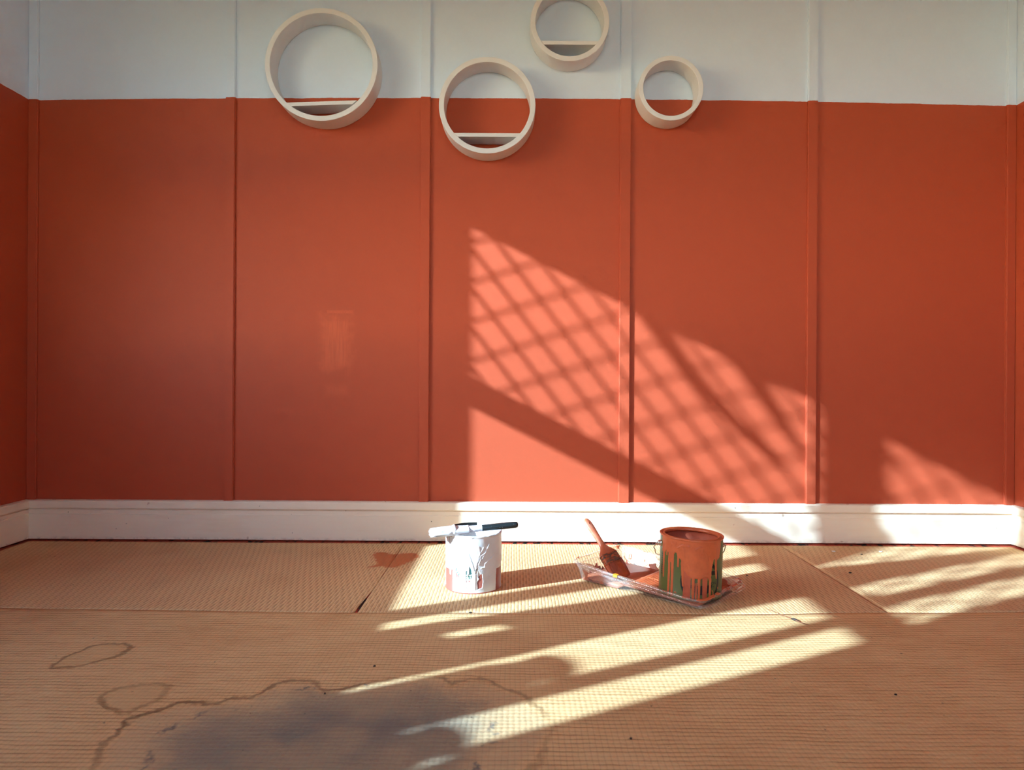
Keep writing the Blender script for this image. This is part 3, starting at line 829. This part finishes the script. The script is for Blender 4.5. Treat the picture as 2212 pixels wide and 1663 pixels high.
def tray_surface(L, W, rz0, rz1, bz, n=200, inner_loops=34, lip=0.009, inset=0.017, WL=12):
    """rows of loops from the outer lip down the wall and over the bottom; rz: rim height at the well end and the shallow end"""
    rows = []
    def rim(a): return rz0 + (rz1 - rz0) * (a / L + 0.5)
    def loop(shr, rad, zf):
        p = rrect(L - 2 * shr, W - 2 * shr, max(rad - shr, 0.004), n)
        return np.stack([p[:, 0], p[:, 1], np.array([zf(a, b) for a, b in p])], 1)
    R0 = 0.034
    rows.append(loop(-lip, R0, lambda a, b: rim(a) - 0.006))
    rows.append(loop(-lip, R0, lambda a, b: rim(a) - 0.001))
    rows.append(loop(-lip + 0.001, R0, lambda a, b: rim(a)))
    rows.append(loop(-0.001, R0, lambda a, b: rim(a) + 0.0005))
    for k in range(1, WL):
        t = k / WL
        rows.append(loop(inset * t, R0, lambda a, b, t=t: rim(a) * (1 - t) + bz(a, b) * t + (1 - t) * 0.0))
    rows.append(loop(inset, R0, lambda a, b: bz(a, b) + 0.0012))
    bl = loop(inset + 0.003, R0, bz)
    rows.append(bl)
    for k in range(1, inner_loops):
        s_ = 1 - k / inner_loops
        p = bl[:, :2] * np.array([1 - (1 - s_) * (W / L), s_])
        p[:, 0] = bl[:, 0] * (1 - (1 - s_) * 0.62)
        rows.append(np.stack([p[:, 0], p[:, 1], np.array([bz(a, b) for a, b in p])], 1))
    return rows
def rows_to_mesh(name, rows, mat, parent, keep=None, offs=0.0, fill=True):
    n = len(rows[0]); verts = np.concatenate(rows).copy(); faces = []
    for j in range(len(rows) - 1):
        for i in range(n):
            q = (j * n + i, j * n + (i + 1) % n, (j + 1) * n + (i + 1) % n, (j + 1) * n + i)
            if keep is None or keep[list(q)].mean() > 0.5: faces.append(q)
    if fill:
        b = (len(rows) - 1) * n
        for i in range(n // 2 - 1):
            k1, k2 = i, (n - 1 - i)
            faces.append((b + i, b + i + 1, b + n - 2 - i, b + n - 1 - i)) if i + 1 < n - 2 - i else None
    if offs:
        me = bpy.data.meshes.new('tmp'); me.from_pydata(verts.tolist(), [], [(j * n + i, j * n + (i + 1) % n, (j + 1) * n + (i + 1) % n, (j + 1) * n + i) for j in range(len(rows) - 1) for i in range(n)]); me.update()
        nr = np.zeros(len(verts) * 3); me.vertices.foreach_get('normal', nr); nr = nr.reshape(-1, 3)
        nr *= np.where(nr[:, 2:3] < 0, -1, 1)
        verts = verts + nr * offs; bpy.data.meshes.remove(me)
    return mesh(name, verts.tolist(), faces, mat, parent, True)
M_clear = clear('clear_tray_plastic', 0.5, (0.995, 0.990, 0.986), 0.08, 1.45, 0.06, (0.95, 0.88, 0.85))
def place_tray(root): root.matrix_world = Matrix(((TA.x, TB.x, 0, TC.x), (TA.y, TB.y, 0, TC.y), (0, 0, 1, 0), (0, 0, 0, 1)))
TL, TW = 0.425, 0.268
def bz_top(a, b):
    s = a / TL + 0.5
    if s < 0.36: z = 0.0035
    elif s < 0.41: z = 0.0035 + (s - 0.36) / 0.05 * 0.0135
    else: z = 0.017 - (s - 0.41) / 0.59 * 0.0105
    if s > 0.43: z += 0.0011 * math.sin(a * 2 * PI / 0.0085)
    return z
tray = empty('paint_tray', (0, 0, 0)); place_tray(tray)
rows = tray_surface(TL, TW, 0.062, 0.033, bz_top, 420, 44, WL=26)
o = rows_to_mesh('tray_shell', rows, M_clear, tray); md = o.modifiers.new('thick', 'SOLIDIFY'); md.thickness = 0.0009
V_ = np.concatenate(rows)
nv = np.array([mnoise.noise((a * 26, b * 26, c * 30 + 5)) + 0.5 * mnoise.noise((a * 80, b * 80, c * 60)) for a, b, c in V_])
rimz = 0.062 + (0.033 - 0.062) * (V_[:, 0] / TL + 0.5)
bot = np.array([bz_top(a, b) for a, b in V_[:, :2]])
hfrac = (V_[:, 2] - bot) / np.maximum(rimz - bot, 1e-3)
n_ = len(rows[0]); rowi = np.repeat(np.arange(len(rows)), n_)
side = np.where(V_[:, 1] > 0.09, 0.22, 0.0) + np.where(V_[:, 0] > 0.17, 0.1, 0) 
keep = ((rowi >= 29) | ((rowi >= 4) & (nv + side > 0.12 + 0.85 * hfrac)) | ((rowi >= 1) & (rowi < 4) & (nv + np.where(V_[:, 0] > 0.2, 0.55, -0.2) > 0.32))).astype(float)
pl = rows_to_mesh('paint_film', rows, M_terra, tray, keep, 0.0012)
md = pl.modifiers.new('thick', 'SOLIDIFY'); md.thickness = 0.0006
M_pool = paint('terracotta_paint_pool', (0.60, 0.165, 0.08), (0.56, 0.14, 0.06), 0.38, 0.2)
pool = rrect(0.142, TW - 0.048, 0.02, 96)
pv = [(a - TL / 2 + 0.092, b, 0.0125 + 0.0006 * mnoise.noise((a * 30, b * 30, 0))) for a, b in pool]
mesh('paint_pool', pv + [(-TL / 2 + 0.092, 0, 0.0122)] + [(a, b, 0.0055) for a, b, _ in pv],
     [(i, (i + 1) % 96, 96) for i in range(96)] + [(i, 97 + i, 97 + (i + 1) % 96, (i + 1) % 96) for i in range(96)] + [tuple(range(97, 193))[::-1]], M_pool, tray, True)
M_stick = Mat('orange_sticker', (0.75, 0.28, 0.02), 0.5)
def rim_z(a): return 0.062 + (0.033 - 0.062) * (a / TL + 0.5)
sa = -TL / 2 + 0.155
mesh('sticker', [(sa, -TW / 2 - 0.0102, rim_z(sa) - 0.006), (sa + 0.014, -TW / 2 - 0.0102, rim_z(sa + 0.014) - 0.006), (sa + 0.014, -TW / 2 - 0.0102, rim_z(sa + 0.014) + 0.0012), (sa, -TW / 2 - 0.0102, rim_z(sa) + 0.0012),
                 (sa + 0.014, -TW / 2 + 0.001, rim_z(sa + 0.014) + 0.0016), (sa, -TW / 2 + 0.001, rim_z(sa) + 0.0016)], [(0, 1, 2, 3), (3, 2, 4, 5)], M_stick, tray)['label'] = 'orange sticker on the rim'
tag(tray, 'clear plastic paint tray holding terracotta paint, brush and green can', 'paint tray')
tray2 = empty('paint_tray', (0, 0, 0)); place_tray(tray2)
tray2.matrix_world = Matrix.Translation((0.010, -0.004, 0)) @ tray2.matrix_world
def bz_low(a, b): return 0.0012 if a / TL + 0.5 < 0.4 else 0.0032
rows2 = tray_surface(TL, TW, 0.050, 0.019, bz_low, 120, 10, 0.009)
o = rows_to_mesh('tray_shell', rows2, M_clear, tray2)
tag(tray2, 'second clear plastic tray nested underneath, its rim showing below', 'paint tray')

# ------------------------------------------------------------------ green paint can standing in the tray
GR, GH = 0.0875, 0.166
gc = empty('paint_can', (0.5035, -0.6195, 0.0115))
gc.rotation_euler = (math.radians(-0.3), math.radians(1.6), 0)
mg = Mat('green_can_label', (0.10, 0.13, 0.03), 0.35)
x, y, z = mg.objpos()
u = x.m('ARCTAN2', y * -1.0) * GR
d = ((u - 0.0095) * (u - 0.0095) + (z - 0.050) * (z - 0.050)).m('SQRT')
n = mg.noise(20, 3)
c = mg.mix(n.ss(0.3, 0.7), (0.105, 0.125, 0.03), (0.085, 0.105, 0.028))
c = mg.mix(d.lt(0.0595) * d.gt(0.0510), c, (0.008, 0.010, 0.009))
c = mg.mix(d.lt(0.052) * (z - 0.075).abs().lt(0.0055), c, (0.008, 0.010, 0.009))
c = mg.mix(d.lt(0.034) * z.lt(0.042), c, (0.010, 0.012, 0.010))
bars = ((z / 0.0062).frac()).gt(0.42) * u.lt(-0.117) * u.gt(-0.126) * z.gt(0.05) * z.lt(0.112)
c = mg.mix(bars, c, (0.008, 0.008, 0.008))
mg.color(c)
lathe('can_body', [(0, 0.003), (GR - 0.004, 0.003), (GR - 0.003, 0.0), (GR + 0.0010, 0.0), (GR + 0.0014, 0.0016), (GR + 0.0005, 0.0032), (GR, 0.004), (GR, GH - 0.006)], mg, gc)
lathe('rim', [(GR - 0.0004, GH - 0.007), (GR + 0.0012, GH - 0.006), (GR + 0.0022, GH - 0.003), (GR + 0.0020, GH - 0.0008), (GR + 0.0006, GH), (GR - 0.0012, GH - 0.0006), (GR - 0.0035, GH - 0.0045), (GR - 0.0062, GH - 0.005), (GR - 0.0085, GH - 0.0015), (GR - 0.0102, GH - 0.0008), (GR - 0.0125, GH - 0.002), (GR - 0.0135, GH - 0.006), (GR - 0.0125, GH - 0.009), (GR - 0.0022, GH - 0.0095), (GR - 0.0022, 0.06)], M_terra, gc, n=128)
lathe('inner_wall', [(GR - 0.0022, 0.05), (GR - 0.003, 0.05), (GR - 0.003, GH - 0.010), (GR - 0.0022, GH - 0.010)], M_terra_dry, gc)
lathe('paint_surface', [(0, 0.098), (0.03, 0.0985), (GR - 0.004, 0.0985), (GR - 0.004, 0.094), (0, 0.094)], M_pool, gc)
wrap_text('lettering', 'ION', 0.0105, GR, 0.0455, 0.0465, 0.0, M_dark, gc, 0.0003, 0.0003)
wrap_text('lettering', 'IT', 0.0095, GR, 0.0470, 0.0355, 0.0, M_dark, gc, 0.0003, 0.0003)
lo_ = 0.0115 * 1000
def green_cover(P):
    mm = P * 1000.0; U, Z = mm[:, 0], mm[:, 1] + lo_
    Q = np.stack([U, Z], 1)
    # bottom edge of the thick coat, unrolled; the side strips stay bare
    eu = [-290, -150, -121, -119, -106, -104, -101, -95, -91, -88, -72, -70.5, -67, -63, -61, -56, -53, -50, -47, -42, -30, -21, -14, -11, -4, 2, 6, 10, 26, 30, 36, 39, 43.5, 46, 50, 58, 62, 68, 73.5, 75, 110, 290]
    ez_ = [185, 185, 175, 128, 128, 131, 136, 136, 132, 126, 126, 132, 137.5, 135, 126, 126, 122, 120, 104, 92, 80, 72, 70, 72, 72, 68, 70, 73, 75, 66, 70, 104, 122, 126, 122, 120, 123, 126, 150, 178, 185, 185]
    sd = (Z - np.interp(U, eu, ez_)) * 0.45
    for a, b, r0, r1 in (((-111, 140), (-110.5, 60), 4.3, 2.4), ((-96.8, 134), (-96.8, 124), 2.2, 2.2), ((-86.5, 130), (-88, 5), 4.0, 3.0), ((-75.5, 130), (-75, 5), 4.3, 3.4), ((-81, 128), (-80.3, 108), 2.2, 1.8),
                         ((-58.2, 128), (-58.1, 100), 2.9, 2.6), ((-46, 110), (-42, 49), 4.2, 2.6), ((-15, 76), (-15, 5), 3.8, 3.2), ((1.1, 76), (1.3, 5), 3.8, 2.8), ((-5, 60), (-6, 10), 0.8, 0.8),
                         ((33.8, 70), (34.2, 5), 3.6, 2.6), ((53.2, 128), (54.2, 94), 5.0, 3.2), ((54.2, 94), (57, 70), 3.0, 1.8), ((66, 130), (61, 124), 3, 2), ((42, 38), (45, 34), 1.2, 1.0), ((45, 34), (45.5, 22), 1.2, 0.7), ((66, 44), (66, 40), 1, 1), ((-62, 26), (-66, 27), 1.6, 1.4)):
        sd = np.maximum(sd, cap_sd(Q, a, b, r0, r1))
    nz = np.array([mnoise.noise((a * 0.16, b * 0.06, 4.2)) for a, b in mm])
    return (sd + nz * 0.5) / 1000.0
def green_lump(P):
    mm = P * 1000.0; Q = np.stack([mm[:, 0], mm[:, 1] + lo_], 1); out = np.zeros(len(P))
    for path in ([(-60, 150), (-45, 160), (-30, 158)], [(-12, 150), (0, 158), (14, 156)], [(8, 156), (9, 146)], [(-80, 158), (-84, 148)], [(-28, 108), (-26, 100)], [(-35, 104), (-35, 98)], [(15, 84), (24, 84)],
                 [(-20, 92), (-30, 90), (-31, 74)], [(52, 150), (52, 140)], [(20, 140), (24, 120)], [(30, 130), (36, 112)], [(-44, 150), (-40, 122)]):
        for a, b in zip(path[:-1], path[1:]):
            s_ = cap_sd(Q, a, b, 0.0); out = np.maximum(out, np.exp(-(s_ / 2.6) ** 2) * 0.0008)
    return out
shell('thin_brushed_paint', GR, GH, lambda P: (lambda Q: np.maximum(poly_sd(Q, [(-41, 90), (-42.5, 2), (-21.5, 2), (-21, 90)]), np.maximum(poly_sd(Q, [(9.5, 85), (11.5, 2), (24, 2), (26, 85)]),
      poly_sd(Q, [(-11, 60), (-9, 12), (-7, 12), (-8, 60)]))) / 1000.0)(np.stack([P[:, 0] * 1000, P[:, 1] * 1000 + lo_], 1)), 0.0004, M_terra_dry, gc, 420, 120, 0.001, 0.09)
shell('paint_run', GR, GH, green_cover, 0.0015, M_terra, gc, z0=0.001, z1=GH - 0.003, lump=green_lump)
for s in (-1, 1):
    e = lathe('handle_ear', [(0, 0.0085), (0.003, 0.0083), (0.0062, 0.0062), (0.0075, 0.003), (0.0078, 0.0), (0.0098, -0.0008), (0.0098, -0.0022), (0, -0.0022)], M_tin, gc, n=32)
    e.location = (s * (GR + 0.0015), 0.0, GH - 0.030); e.rotation_euler = (0, s * PI / 2, 0)
# wire bail folded down behind the can
bail = [(-GR - 0.0095, 0.0, GH - 0.030), (-GR - 0.0125, 0.001, GH - 0.031), (-GR - 0.0150, 0.004, GH - 0.037), (-GR - 0.0185, 0.010, GH - 0.046), (-GR - 0.012, 0.022, GH - 0.053)]
for i in range(1, 20):
    a = -PI / 2 - PI * i / 20
    rr = GR + 0.010
    bail.append((rr * math.sin(a) * 1.0, -rr * math.cos(a) + 0.012, GH - 0.060 - 0.035 * math.sin(PI * i / 20)))
bail += [(GR + 0.012, 0.012, GH - 0.050), (GR + 0.0125, 0.001, GH - 0.031), (GR + 0.0095, 0.0, GH - 0.030)]
tube('wire_handle', bail, 0.0014, M_tin, gc, 8)
tag(gc, 'green paint can with terracotta paint dripping down it, standing in the tray', 'paint can')

# ------------------------------------------------------------------ brush leaning in the tray
br = empty('paint_brush', (0, 0, 0))
b0 = Vector((0.330, -0.522, 0.0145)); b1 = Vector((0.2235, -0.425, 0.176))
frame_from(br, b0, b1 - b0, (0.78, 0.62, 0.06))
LB = (b1 - b0).length
M_hair = paint('terracotta_bristle', (0.50, 0.10, 0.03), (0.40, 0.07, 0.022), 0.5)
bristles('bristles', 0.062, 0.034, 0.0095, M_hair, br, 0.062, 420, 5, 0.5)
M_fer = Mat('paint_smeared_ferrule', (0.3, 0.2, 0.15), 0.4, 0.0)
xx, yy, zz = M_fer.objpos()
nf = M_fer.noise(1.0, 3, 0.6, M_fer.comb(xx * 60.0, yy * 60.0, zz * 160.0))
M_fer.color(M_fer.mix(nf.ss(0.46, 0.54), (0.14, 0.07, 0.05), (0.50, 0.11, 0.04)))
fer = loft('ferrule', [(0.058, 0.0345, 0.0105, 5), (0.060, 0.0352, 0.0115, 5), (0.063, 0.0345, 0.0108, 5), (0.072, 0.0345, 0.0108, 5), (0.074, 0.0352, 0.0116, 5), (0.076, 0.0345, 0.0108, 5), (0.086, 0.0342, 0.0106, 5), (0.088, 0.0350, 0.0114, 5), (0.090, 0.0340, 0.0104, 5)], M_fer, br, 48)
M_hand = paint('paint_covered_handle', (0.56, 0.125, 0.05), (0.60, 0.20, 0.12), 0.4, 0.2)
k = LB / 0.218
hd = loft('handle', [(0.088, 0.0330, 0.0098, 3), (0.094, 0.0325, 0.0098, 3), (0.099, 0.0285, 0.0095, 2.6), (0.106, 0.0195, 0.0090, 2.4), (0.116, 0.0125, 0.0082, 2.2), (0.130, 0.0098, 0.0076, 2.2), (0.150, 0.0105, 0.0072, 2.2),
                       (0.172, 0.0125, 0.0070, 2.2), (0.190, 0.0132, 0.0066, 2.2), (0.204, 0.0120, 0.0060, 2.2), (0.212, 0.0090, 0.0050, 2.2), (0.2165, 0.0050, 0.0036, 2.2), (0.218, 0.0016, 0.0014, 2)], M_hand, br, 32)
cut_me = bpy.data.meshes.new('cutter'); bmc = bmesh.new()
bmesh.ops.create_cone(bmc, cap_ends=True, segments=20, radius1=0.0036, radius2=0.0036, depth=0.05, matrix=Matrix.Translation((0, 0, 0.197)) @ Matrix.Rotation(PI / 2, 4, 'X'))
bmc.to_mesh(cut_me); bmc.free(); cut = bpy.data.objects.new('cutter', cut_me); C.objects.link(cut); cut.parent = br
md = hd.modifiers.new('hole', 'BOOLEAN'); md.object = cut; md.operation = 'DIFFERENCE'; md.solver = 'EXACT'
bpy.context.view_layer.update()
me2 = bpy.data.meshes.new_from_object(hd.evaluated_get(bpy.context.evaluated_depsgraph_get()))
hd.modifiers.clear(); hd.data = me2
bpy.data.objects.remove(cut)
autosmooth(hd, 50)
tag(br, 'terracotta covered paint brush leaning in the clear tray, handle up', 'paint brush')

# ------------------------------------------------------------------ litter on the matting
M_twig = Mat('dry_stalk', (0.20, 0.07, 0.03), 0.7)
tw = empty('dry_stalk', (0.71, -0.80, 0.0))
tube('stalk', [(-0.029, 0.061, 0.002), (-0.018, 0.040, 0.003), (-0.012, 0.019, 0.003), (0.004, -0.010, 0.004), (0.014, -0.037, 0.004), (0.033, -0.055, 0.002)], [0.0004, 0.0007, 0.0009, 0.0013, 0.0014, 0.0006], M_twig, tw, 6)
tube('bud', [(0.003, -0.016, 0.004), (0.007, -0.022, 0.005), (0.013, -0.027, 0.004), (0.018, -0.031, 0.003)], [0.0012, 0.0034, 0.0030, 0.0008], Mat('dark_bud', (0.03, 0.015, 0.01), 0.7), tw, 7)
tag(tw, 'thin brown dried stalk lying across the matting seam', 'twig')
M_flake = Mat('white_paint_flake', (0.8, 0.8, 0.78), 0.5)
M_crumb = Mat('dark_crumb', (0.03, 0.02, 0.015), 0.8)
def flake(name, x, y, r, mat, label, cat, seed, group=None):
    q = random.Random(seed); n = 7; top = []
    for i in range(n):
        a = 2 * PI * i / n; rr = r * q.uniform(0.6, 1.2); top.append((rr * 1.4 * math.cos(a), rr * math.sin(a), 0.0022 + q.uniform(0, 0.001)))
    vs = top + [(a, b, 0.0006) for a, b, c in top]
    o = mesh(name, vs, [tuple(range(n)), tuple(range(n, 2 * n))[::-1]] + [(i, n + i, n + (i + 1) % n, (i + 1) % n) for i in range(n)], mat)
    o.location = (x, y, 0); return tag(o, label, cat, group)
flake('paint_flake', 1.157, -0.125, 0.005, M_flake, 'white paint flake on the shaded matting below the baseboard', 'flake', 1, 'white paint flakes')
flake('paint_flake', 1.328, -0.125, 0.004, M_flake, 'white paint flake on the sunlit matting below the baseboard', 'flake', 2, 'white paint flakes')
for i, (x, y, r, lb) in enumerate(((1.08, -0.395, 0.0028, 'dark crumb on the shaded matting right of the tray'), (0.735, -0.43, 0.002, 'tiny dark crumb just right of the green can'), (1.237, -0.165, 0.0025, 'tiny dark crumb in the sunlit right corner'),
                            (-0.118, -0.777, 0.003, 'brown crumb on the seam in front of the white can'), (0.20, -1.385, 0.0018, 'dark crumb beside the long sun streak'), (-0.37, -1.23, 0.0018, 'dark crumb on the grey water stain'),
                            (0.75, -1.22, 0.0018, 'dark crumb at right on the front matting'), (-0.3, -1.105, 0.002, 'tiny dark crumb above the water stain'))):
    flake('crumb', x, y, r, M_crumb, lb, 'crumb', 20 + i, 'crumbs on the matting')
